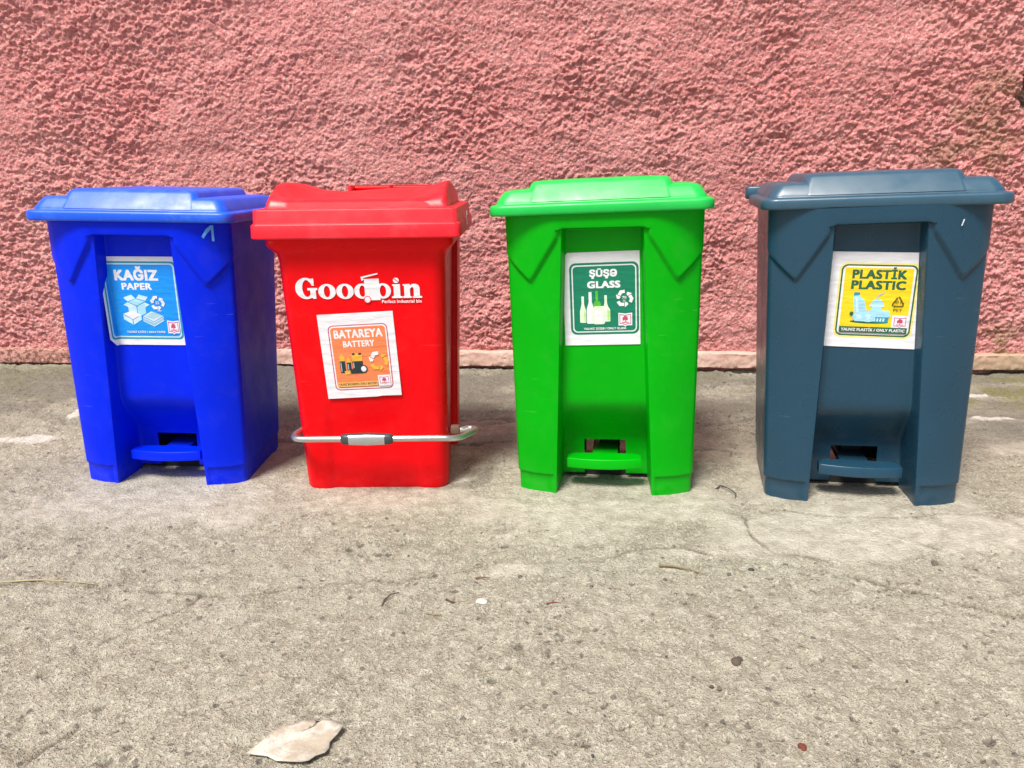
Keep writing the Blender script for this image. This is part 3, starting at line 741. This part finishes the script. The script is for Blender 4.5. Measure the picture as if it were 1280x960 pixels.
# chalk-like figure on the blue bin's front
o, m = frame_on(lambda z: -RAKE * z / H + .0105 - .0048, .1690, .592, 0)
S = Sheet(blue, o + Vector((0, -.0055, 0)), m @ Matrix.Rotation(R(24), 4, 'Y'), .02, .03, [(-.014, -.004), (-.010, -.008), (-.003, .002), (.004, .009), (.0065, .012), (.0065, -.014), (.0115, -.014), (.0115, .020), (.006, .020), (-.004, .012)], 'chalk_mark')
S.o.data.materials[0] = M['markblue']
o, m = frame_on(lambda z: -RAKE * z / H, .140, .585, 0)
S = Sheet(grey, o + Vector((.0, -.0035, 0)), m @ Matrix.Rotation(R(12), 4, 'Y'), .004, .011, [(-.003, -.006), (-.001, -.006), (.0025, .006), (.0005, .006)], 'paint_fleck')

# ------------------------------------------------------------------ red wheeled bin
def red_bin():
    x, y, z, yaw, lean = BINS['red']
    root = empty('wheeled_bin', (x, y, z - .001)); root.rotation_euler = (0, R(-lean), R(yaw))
    tag(root, 'red plastic wheeled bin with hooded lid, steel foot bar and battery label', 'bin')
    HB = .5785
    def yfront(zz): return -.036 * zz / HB
    zs = [0, .003, .008, .02, .05, .09, .12, .15, .18, .21, .24, .27, .30, .34, .40, .46, .51, .54, .552, .560, .566, .572, .580, .590]
    V = []; n = 9
    for zz in zs:
        t = zz / HB; w = lerp(.1665, .181, min(t, 1)); yf = yfront(min(zz, HB)); yb = lerp(.245, .325, t); r = .030
        fl = float(sstep(.545, .572, zz)) * .019 - .003 * (1 - float(sstep(0, .008, zz)))
        w += fl; yf -= fl * .7; yb += fl * .5
        row = []
        for u in np.linspace(0, 1, 20):
            xx = (w - r) * u
            rec = .0055 * (1 - float(sstep(.095, .112, xx))) * (1 - float(sstep(.12, .33, zz)))
            row.append((xx, yf + rec, zz + (.0065 if zz == 0 and xx < .10 else 0)))
        for k in range(1, n + 1):
            a = R(90 * k / n); row.append((w - r + r * math.sin(a), yf + r - r * math.cos(a), zz))
        for k in range(1, 6): row.append((w - .012 * k / 5 * (1 - t * .5), lerp(yf + r, yb - .03, k / 5), zz))
        for k in range(1, 6):
            a = R(90 * k / 5); row.append((w - .012 * (1 - t * .5) - .03 + .03 * math.cos(a), yb - .03 + .03 * math.sin(a), zz))
        row.append((0, yb, zz)); V.append(row)
    V = np.array(V); left = V[:, ::-1].copy(); left[:, :, 0] *= -1
    ring = np.concatenate([V, left[:, 1:-1]], 1); m = ring.shape[1]
    F = [(i * m + j, i * m + (j + 1) % m, (i + 1) * m + (j + 1) % m, (i + 1) * m + j) for i in range(len(zs) - 1) for j in range(m)]
    F.append(tuple(range(m - 1, -1, -1)))
    obj('body', autosmooth(fix_normals(mesh_pd('body', ring.reshape(-1, 3), F)), 50), M['red'], root)
    # rear corner posts carrying the axle
    for s in (-1, 1):
        a = loft_rect([(.014, .195, .262, .006, .040), (.014, .20, .275, .006, .20), (.014, .215, .30, .006, .42), (.014, .225, .318, .006, .588)], 3)
        bv = [(v[0] + s * (.160 + .014 * v[2] / .578), v[1], v[2]) for v in a[0]]
        obj('rear_post', autosmooth(fix_normals(mesh_pd('rear_post', bv, a[1]))), M['red'], root)
    for s in (-1, 1):   # small black wheels behind the posts
        bm = bmesh.new()
        bmesh.ops.create_cone(bm, cap_ends=True, segments=28, radius1=.046, radius2=.046, depth=.03)
        bmesh.ops.bevel(bm, geom=[e for e in bm.edges if abs(e.verts[0].co.z - e.verts[1].co.z) < 1e-5], offset=.006, segments=2, affect='EDGES')
        bmesh.ops.transform(bm, matrix=Matrix.Translation((s * .118, .270, .047)) @ Matrix.Rotation(R(90), 4, 'Y'), verts=bm.verts)
        me = bpy.data.meshes.new('wheel'); bm.to_mesh(me); bm.free()
        obj('wheel', autosmooth(me), M['grip_dark'], root)
    # lid: two stepped bands and a hood
    def L(ins, z, r=.012): return (.2185 - ins, -.068 + ins, .335 - ins, r, z + .0130)
    rim = loft_rect([L(.020, .580), L(.018, .5735), L(.003, .5725), L(.0, .5755), L(.001, .6005), L(.002, .6025), L(.0045, .6035), L(.0052, .6050), L(.0065, .6290), L(.0080, .6320), L(.012, .6335), L(.020, .6345), L(.06, .636)], 5)
    hood_V, hood_F = [], []
    hx = .189; ny = 26; xs = [-1, -.992, -.97, -.93, -.88, -.82, -.74, -.62, -.5, -.36, -.2, 0, .2, .36, .5, .62, .74, .82, .88, .93, .97, .992, 1]
    ya, yb = -.040, .300
    for j in range(ny + 1):
        v = j / ny; yy = ya + (yb - ya) * v
        for u in xs:
            au = abs(u)
            endk = float(sstep(.60, .985, au))
            arch = lerp(float(sstep(0, .85, v)) * 1.7, math.sin(math.pi / 2 * min(1, v / .34)), endk) * (1 - .55 * float(sstep(.5, 1.0, v)))
            zz = .6510 + arch * (.0125 + .0225 * endk) + .003 * math.sin(v * 9 + u * 4) * (1 - endk) * arch
            if au > .96: zz -= .010 * ((au - .96) / .04) ** 2
            zz -= .005 * (1 - min(1, v / .05)) ** 2
            hood_V.append((hx * u - .004 * u * v, yy, zz + .0130))
    nx = len(xs)
    for j in range(ny):
        for i in range(nx - 1): hood_F.append((j * nx + i, j * nx + i + 1, (j + 1) * nx + i + 1, (j + 1) * nx + i))
    per = [i for i in range(nx)] + [j * nx + nx - 1 for j in range(1, ny + 1)] + [ny * nx + i for i in range(nx - 2, -1, -1)] + [j * nx for j in range(ny - 1, 0, -1)]
    b = len(hood_V)
    for k in per:
        vx, vy, vz = hood_V[k]
        hood_V.append((vx * 1.012, vy - (.004 if vy < -.035 else 0), .647))
    for k in range(len(per)): hood_F.append((per[k], b + k, b + (k + 1) % len(per), per[(k + 1) % len(per)]))
    V, F = join(rim, (hood_V, hood_F))
    lid = obj('lid', autosmooth(fix_normals(mesh_pd('lid', V, F)), 42), M['red_lid'], root)
    # handle bar behind the hood with its ribs
    def tube(path, r, seg=12, closed_ends=True):
        V, F = [], []; P = [Vector(p) for p in path]
        for i, p in enumerate(P):
            t = (P[min(i + 1, len(P) - 1)] - P[max(i - 1, 0)]).normalized()
            a = t.cross(Vector((0, 0, 1))); a = a.normalized() if a.length > .05 else Vector((1, 0, 0)); bb = t.cross(a)
            for k in range(seg):
                th = 2 * math.pi * k / seg; V.append(tuple(p + r * (math.cos(th) * a + math.sin(th) * bb)))
        for i in range(len(P) - 1):
            for k in range(seg): F.append((i * seg + k, i * seg + (k + 1) % seg, (i + 1) * seg + (k + 1) % seg, (i + 1) * seg + k))
        F.append(tuple(range(seg - 1, -1, -1))); F.append(tuple(range((len(P) - 1) * seg, len(P) * seg)))
        return V, F
    hb = tube([(-.085, .345, .680), (.115, .345, .680)], .0080)
    obj('handle_bar', autosmooth(fix_normals(mesh_pd('handle_bar', *hb))), M['red'], root)
    for hxp in (-.083, .014, .112):
        rb = loft_rect_off(hxp, .0045, .295, .356, .638, .689, .002)
        obj('handle_rib', autosmooth(fix_normals(mesh_pd('handle_rib', *rb))), M['red_lid'], root)
    # foot bar
    BZ = .0115
    pts = [(-.168, .14, .118), (-.172, .06, .124), (-.1755, -.010, .1315), (-.1745, -.030, .1335)]
    for k in range(1, 7):
        a = R(90 * k / 6); pts.append((-.1745 + .026 * (1 - math.cos(a)), -.030 - .026 * math.sin(a), .1337))
    pts += [(-.05, -.059, .1345), (.06, -.061, .1355), (.155, -.063, .1365)]
    for k in range(1, 9):
        a = R(62 * k / 8); pts.append((.165 + .045 * math.sin(a), -.063 + .045 * (1 - math.cos(a)), .1368 - .0008 * k))
    pts += [(.222, -.010, .130), (.233, .020, .128)]
    for k in range(1, 5): a = R(150 * k / 4); pts.append((.233 - .014 + .014 * math.cos(a), .020 + .014 * math.sin(a), .127))
    pts += [(.188, .020, .125), (.176, .03, .124), (.165, .05, .122)]
    obj('foot_bar', autosmooth(fix_normals(mesh_pd('foot_bar', *tube([(p[0], p[1], p[2] + BZ) for p in pts], .0070, 14))), 60), M['steel'], root)
    V, F = [], []
    secs = [(-.058, .0080, .006), (-.055, .0110, .008), (-.048, .0120, .0095), (-.040, .0125, .0105), (0, .0142, .0115), (.040, .0125, .0105), (.048, .0120, .0095), (.055, .0110, .008), (.058, .0080, .006)]
    for sx, rz, ry in secs:
        for k in range(20):
            th = 2 * math.pi * k / 20; c, s = math.cos(th), math.sin(th)
            V.append((sx - .003, -.0605 + ry * math.copysign(abs(c) ** .75, c) - .002, .1352 + BZ + rz * math.copysign(abs(s) ** .75, s)))
    for i in range(len(secs) - 1):
        for k in range(20): F.append((i * 20 + k, i * 20 + (k + 1) % 20, (i + 1) * 20 + (k + 1) % 20, (i + 1) * 20 + k))
    F += [tuple(range(19, -1, -1)), tuple(range(8 * 20, 9 * 20))]
    me = mesh_pd('foot_grip', V, F); fix_normals(me)
    grip = obj('foot_grip', me, M['grip'], root); me.materials.append(M['grip_dark'])
    for p in me.polygons:
        if abs(p.center.x + .003) > .041 or p.center.z > .1462 + BZ: p.material_index = 1
    br = loft_rect_off(.190, .010, -.025, -.008, .143, .162, .002)
    obj('bar_bracket', autosmooth(fix_normals(mesh_pd('bar_bracket', *br))), M['rust'], root)
    # little label on the lid's right flank
    mrot = Matrix(((0, 0, 1), (1, 0, 0), (0, 1, 0))).to_4x4()
    S = Sheet(root, Vector((.2188, .13, .616)), mrot, .026, .030, None, 'lid_sticker'); S.frame(0, 0, .026, .030)
    S.polys('printed_panel', 'tealgreen', [[(.12, .30), (.88, .30), (.88, .62), (.12, .62)], [(.12, .72), (.7, .72), (.7, .82), (.12, .82)]])
    # battery label
    std_label(root, -.0155, .3275, 2.6, .166, .194, (.002, -.0035), (.131, .150), label_battery, [(-.083, -.097), (.028, -.097), (.040, -.0955), (.083, -.0965), (.083, .097), (-.083, .097)], yfun=yfront)
    # printed maker's name
    o, mm = frame_on(yfront, -.0075, .4785, R(.1), .0006)
    k = .272 / 1010
    S = Sheet(root, o, mm, .0, .0, [(685, 0)] and [((x_ - 640) * k, (222 - y_) * k) for x_, y_ in [(690, 150), (690, 300), (735, 322), (812, 320), (808, 148)]], 'maker_logo')
    S.cx, S.cy, S.sx, S.sy = -640 * k, 222 * k, k, k
    W = 'white'
    def oring(cx, rx=70, ry=62, ix=25, iy=46): S.ring('logo_letter', W, ell(cx, 247, rx, ry, 36), ell(cx, 247, ix, iy, 36))
    outer = ell(222, 220, 86, 86, 40, 42, 318); inner = ell(228, 220, 36, 68, 40, 318, 42)
    S.polys('logo_letter', W, [[(222 + 86 * math.cos(R(a)), 220 + 86 * math.sin(R(a))) for a in np.linspace(38, 322, 40)] + [(228 + 36 * math.cos(R(a)), 220 + 68 * math.sin(R(a))) for a in np.linspace(312, 48, 40)],
                               [(262, 142), (286, 140), (288, 198), (270, 198), (256, 168)], [(232, 217), (312, 217), (312, 234), (298, 236), (298, 304), (274, 304), (254, 284), (254, 236), (232, 234)]])
    oring(388); oring(532); oring(672, 66); oring(836, 64)
    S.polys('logo_bin', W, [[(664, 132), (800, 102), (804, 112), (682, 142), (690, 152), (672, 166)]])
    S.polys('logo_letter', W, [[(912, 195), (974, 193), (974, 290), (990, 292), (990, 306), (906, 306), (906, 292), (922, 290), (922, 208), (912, 206)], ell(944, 163, 23, 22, 18)])
    S.polys('logo_bin', 'logored', [[(926, 150), (932, 146), (962, 172), (957, 177)]])
    S.polys('logo_letter', W, [[(996, 195), (1052, 193), (1052, 206), (1070, 194), (1098, 192), (1120, 202), (1130, 224), (1130, 290), (1146, 292), (1146, 306), (1072, 306), (1072, 292), (1082, 290), (1082, 232), (1076, 218), (1064, 220), (1052, 234), (1052, 290), (1062, 292), (1062, 306), (996, 306), (996, 292), (1006, 290), (1006, 208), (996, 206)]])
    S.polys('logo_bin', 'logored', [ell(708, 316, 30, 30, 24)]); S.polys('logo_bin', W, [ell(708, 316, 23, 23, 24)])
    S.text('Perfect Industrial bin', W, 982, 344, 318, 25, .02, 'logo_line')
    return root
red = red_bin()

# ------------------------------------------------------------------ litter on the ground
def on_ground(x, y, lift=0): return (x, y, ground_z(x, y) + lift)
def leaf():
    px = [(-0.0538, -0.0293), (-0.0437, -0.0138), (-0.0346, 0.0066), (-0.023, 0.0202), (-0.0104, 0.0279), (0.0037, 0.031), (0.0168, 0.0294), (0.0257, 0.0279), (0.0288, 0.0326), (0.038, 0.0341), (0.0419, 0.031), (0.0524, 0.0217), (0.059, 0.0156), (0.0543, 0.0036), (0.0473, -0.0109), (0.0486, -0.0209), (0.0461, -0.0321), (0.0351, -0.0362), (0.0293, -0.0443), (0.0212, -0.051), (0.0088, -0.0523), (-0.0045, -0.047), (-0.0108, -0.0457), (-0.0246, -0.0362)]
    n = len(px); V, F = [], []
    def zc(x, y): return .004 + .003 * max(0, x / .06) ** 2 + .006 * max(0, -(y + .015) / .035) ** 1.5 - .0008 * math.exp(-((y - .4 * x) / .005) ** 2) + .0015 * math.sin(x * 130) + .001 * math.sin(y * 210 + x * 60)
    rings = [1.0, .82, .6, .36, .14]
    for top in (1, 0):
        for s in rings:
            for x, y in px: V.append((x * s, y * s, zc(x * s, y * s) + .0012 * top))
    m = n; K = len(rings)
    for top in (1, 0):
        o = 0 if top else K * n
        for i in range(K - 1):
            for j in range(n): F.append((o + i * m + j, o + i * m + (j + 1) % m, o + (i + 1) * m + (j + 1) % m, o + (i + 1) * m + j))
        F.append(tuple(range(o + (K - 1) * m, o + K * m)))
    for j in range(n): F.append((j, (j + 1) % n, K * n + (j + 1) % n, K * n + j))
    me = fix_normals(mesh_pd('dry_leaf', V, F))
    m_, nt, b = new_mat('bleached_leaf'); co = objco(nt)
    c = mix(nt, ramp(nt, noise(nt, co, 38, 6, .7), [(.40, g(0)), (.58, g(1))]), (.60, .58, .51), (.44, .385, .30))
    nt.links.new(c, b.inputs['Base Color']); b.inputs['Roughness'].default_value = .8
    bump(nt, b, noise(nt, co, 150, 4), .002, .7)
    o = obj('dry_leaf', me, m_); o.location = on_ground(-.280, .838, -.001)
    tag(o, 'bleached curled dry leaf lying flat on the open concrete', 'leaf')
leaf()
def rock(name, x, y, r, col, label, cat, seed, flat=.7, group=None):
    bm = bmesh.new(); bmesh.ops.create_icosphere(bm, subdivisions=2, radius=r)
    rs = random.Random(seed)
    ax, ay = rs.uniform(.8, 1.25), rs.uniform(.8, 1.2)
    for v in bm.verts:
        k = 1 + .16 * math.sin(v.co.x / r * 2.1 + seed) + .12 * math.sin(v.co.y / r * 3.3 + seed * 2) + rs.uniform(-.05, .05)
        v.co = Vector((v.co.x * ax * k, v.co.y * ay * k, v.co.z * flat * k))
    me = bpy.data.meshes.new(name); bm.to_mesh(me); bm.free()
    me.polygons.foreach_set('use_smooth', [True] * len(me.polygons))
    if col not in M: M[col] = simple('stone_%d' % len(M), col, .85, 0, 300, .001)
    o = obj(name, me, M[col]); o.location = on_ground(x, y, r * flat * .55); tag(o, label, cat, group); return o
rock('pebble', .3279, .9811, .0085, (.11, .08, .06), 'rounded brown pebble, biggest on the open concrete', 'pebble', 1)
rock('pebble', .337, .990, .0045, (.08, .07, .06), 'small dark pebble right beside the big brown pebble', 'pebble', 2)
rock('brick_crumb', .3646, .8088, .006, (.16, .04, .025), 'rust red brick crumb on the open concrete', 'crumb', 3, .6)
rock('pebble', .430, 1.245, .006, (.06, .055, .05), 'small dark pebble in the crack before the slate grey bin', 'pebble', 4)
rock('plaster_chip', -.052, 1.165, .010, (.62, .60, .55), 'small white plaster chip on the concrete before the red bin', 'chip', 5, .35)
for i, (x, y) in enumerate([(-.33, 1.33), (-.20, 1.345), (.14, 1.20), (.155, 1.205), (.27, 1.22), (.23, 1.00), (.28, .93), (.29, .925), (.56, .94), (.42, .92), (.08, .82), (.10, .80)]):
    rock('pebble', x, y, .0022 + .0014 * ((i * 7) % 5) / 5, [(.09, .08, .07), (.15, .12, .10), (.06, .06, .065)][i % 3], 'tiny dark pebble loose on the open concrete', 'pebble', 20 + i, .7, 'tiny pebbles strewn over the concrete')
def twig(name, pts, r, col, label, cat, group=None):
    P = [Vector((x, y, ground_z(x, y) + r * .5 + dz)) for x, y, dz in pts]; c0 = P[0].copy()
    V, F = [], []; seg = 6
    for i, p in enumerate(P):
        t = (P[min(i + 1, len(P) - 1)] - P[max(i - 1, 0)]).normalized(); a = t.cross(Vector((0, 0, 1))).normalized(); b = t.cross(a)
        rr = r * (1 - .5 * i / (len(P) - 1)) * (1 + .12 * math.sin(i * 2.4))
        for k in range(seg): th = 2 * math.pi * k / seg; V.append(tuple(p - c0 + rr * (math.cos(th) * a + math.sin(th) * b)))
    for i in range(len(P) - 1):
        for k in range(seg): F.append((i * seg + k, i * seg + (k + 1) % seg, (i + 1) * seg + (k + 1) % seg, (i + 1) * seg + k))
    F += [tuple(range(seg - 1, -1, -1)), tuple(range((len(P) - 1) * seg, len(P) * seg))]
    if col not in M: M[col] = simple('twig_%d' % len(M), col, .8)
    o = obj(name, fix_normals(mesh_pd(name, V, F)), M[col]); o.location = c0; tag(o, label, cat, group); return o
twig('straw', [(-.92, 1.245, .001), (-.86, 1.250, .003), (-.80, 1.248, .002), (-.745, 1.238, .001)], .0016, (.42, .36, .22), 'long pale straw in the crack before the royal blue bin', 'straw')
twig('twig', [(.268, 1.265, .001), (.290, 1.258, .004), (.315, 1.246, .004), (.335, 1.238, .001), (.341, 1.232, .001)], .0022, (.22, .18, .10), 'greenish brown twig on the pale patch before the slate grey bin', 'twig')
twig('pine_needle', [(-.2215, 1.160, .001), (-.219, 1.178, .004), (-.211, 1.195, .004), (-.199, 1.206, .001)], .0016, (.09, .065, .05), 'curved dark brown pine needle on concrete before the red bin', 'needle')
twig('pine_needle', [(-.113, 1.176, .001), (-.105, 1.166, .003), (-.095, 1.164, .001)], .0020, (.10, .06, .045), 'short thick brown needle beside the white plaster chip', 'needle')
twig('pine_needle', [(-.142, 1.135, .001), (-.130, 1.127, .003), (-.114, 1.128, .001)], .0014, (.30, .24, .13), 'pale straw coloured needle near the white plaster chip', 'needle')
twig('pine_needle', [(-.066, 1.245, .001), (-.058, 1.247, .002), (-.040, 1.243, .001)], .0014, (.20, .07, .045), 'thin reddish needle just behind the white plaster chip', 'needle')
twig('pine_needle', [(.058, 1.150, .001), (.070, 1.152, .002), (.083, 1.150, .001)], .0014, (.22, .08, .05), 'thin reddish needle lying alone before the green bin', 'needle')
twig('root_strand', [(.455, 1.60, .001), (.470, 1.615, .006), (.485, 1.60, .008), (.495, 1.575, .006), (.487, 1.555, .001)], .0018, (.06, .05, .04), 'dark curled strand on the ground between green and slate grey bins', 'strand')
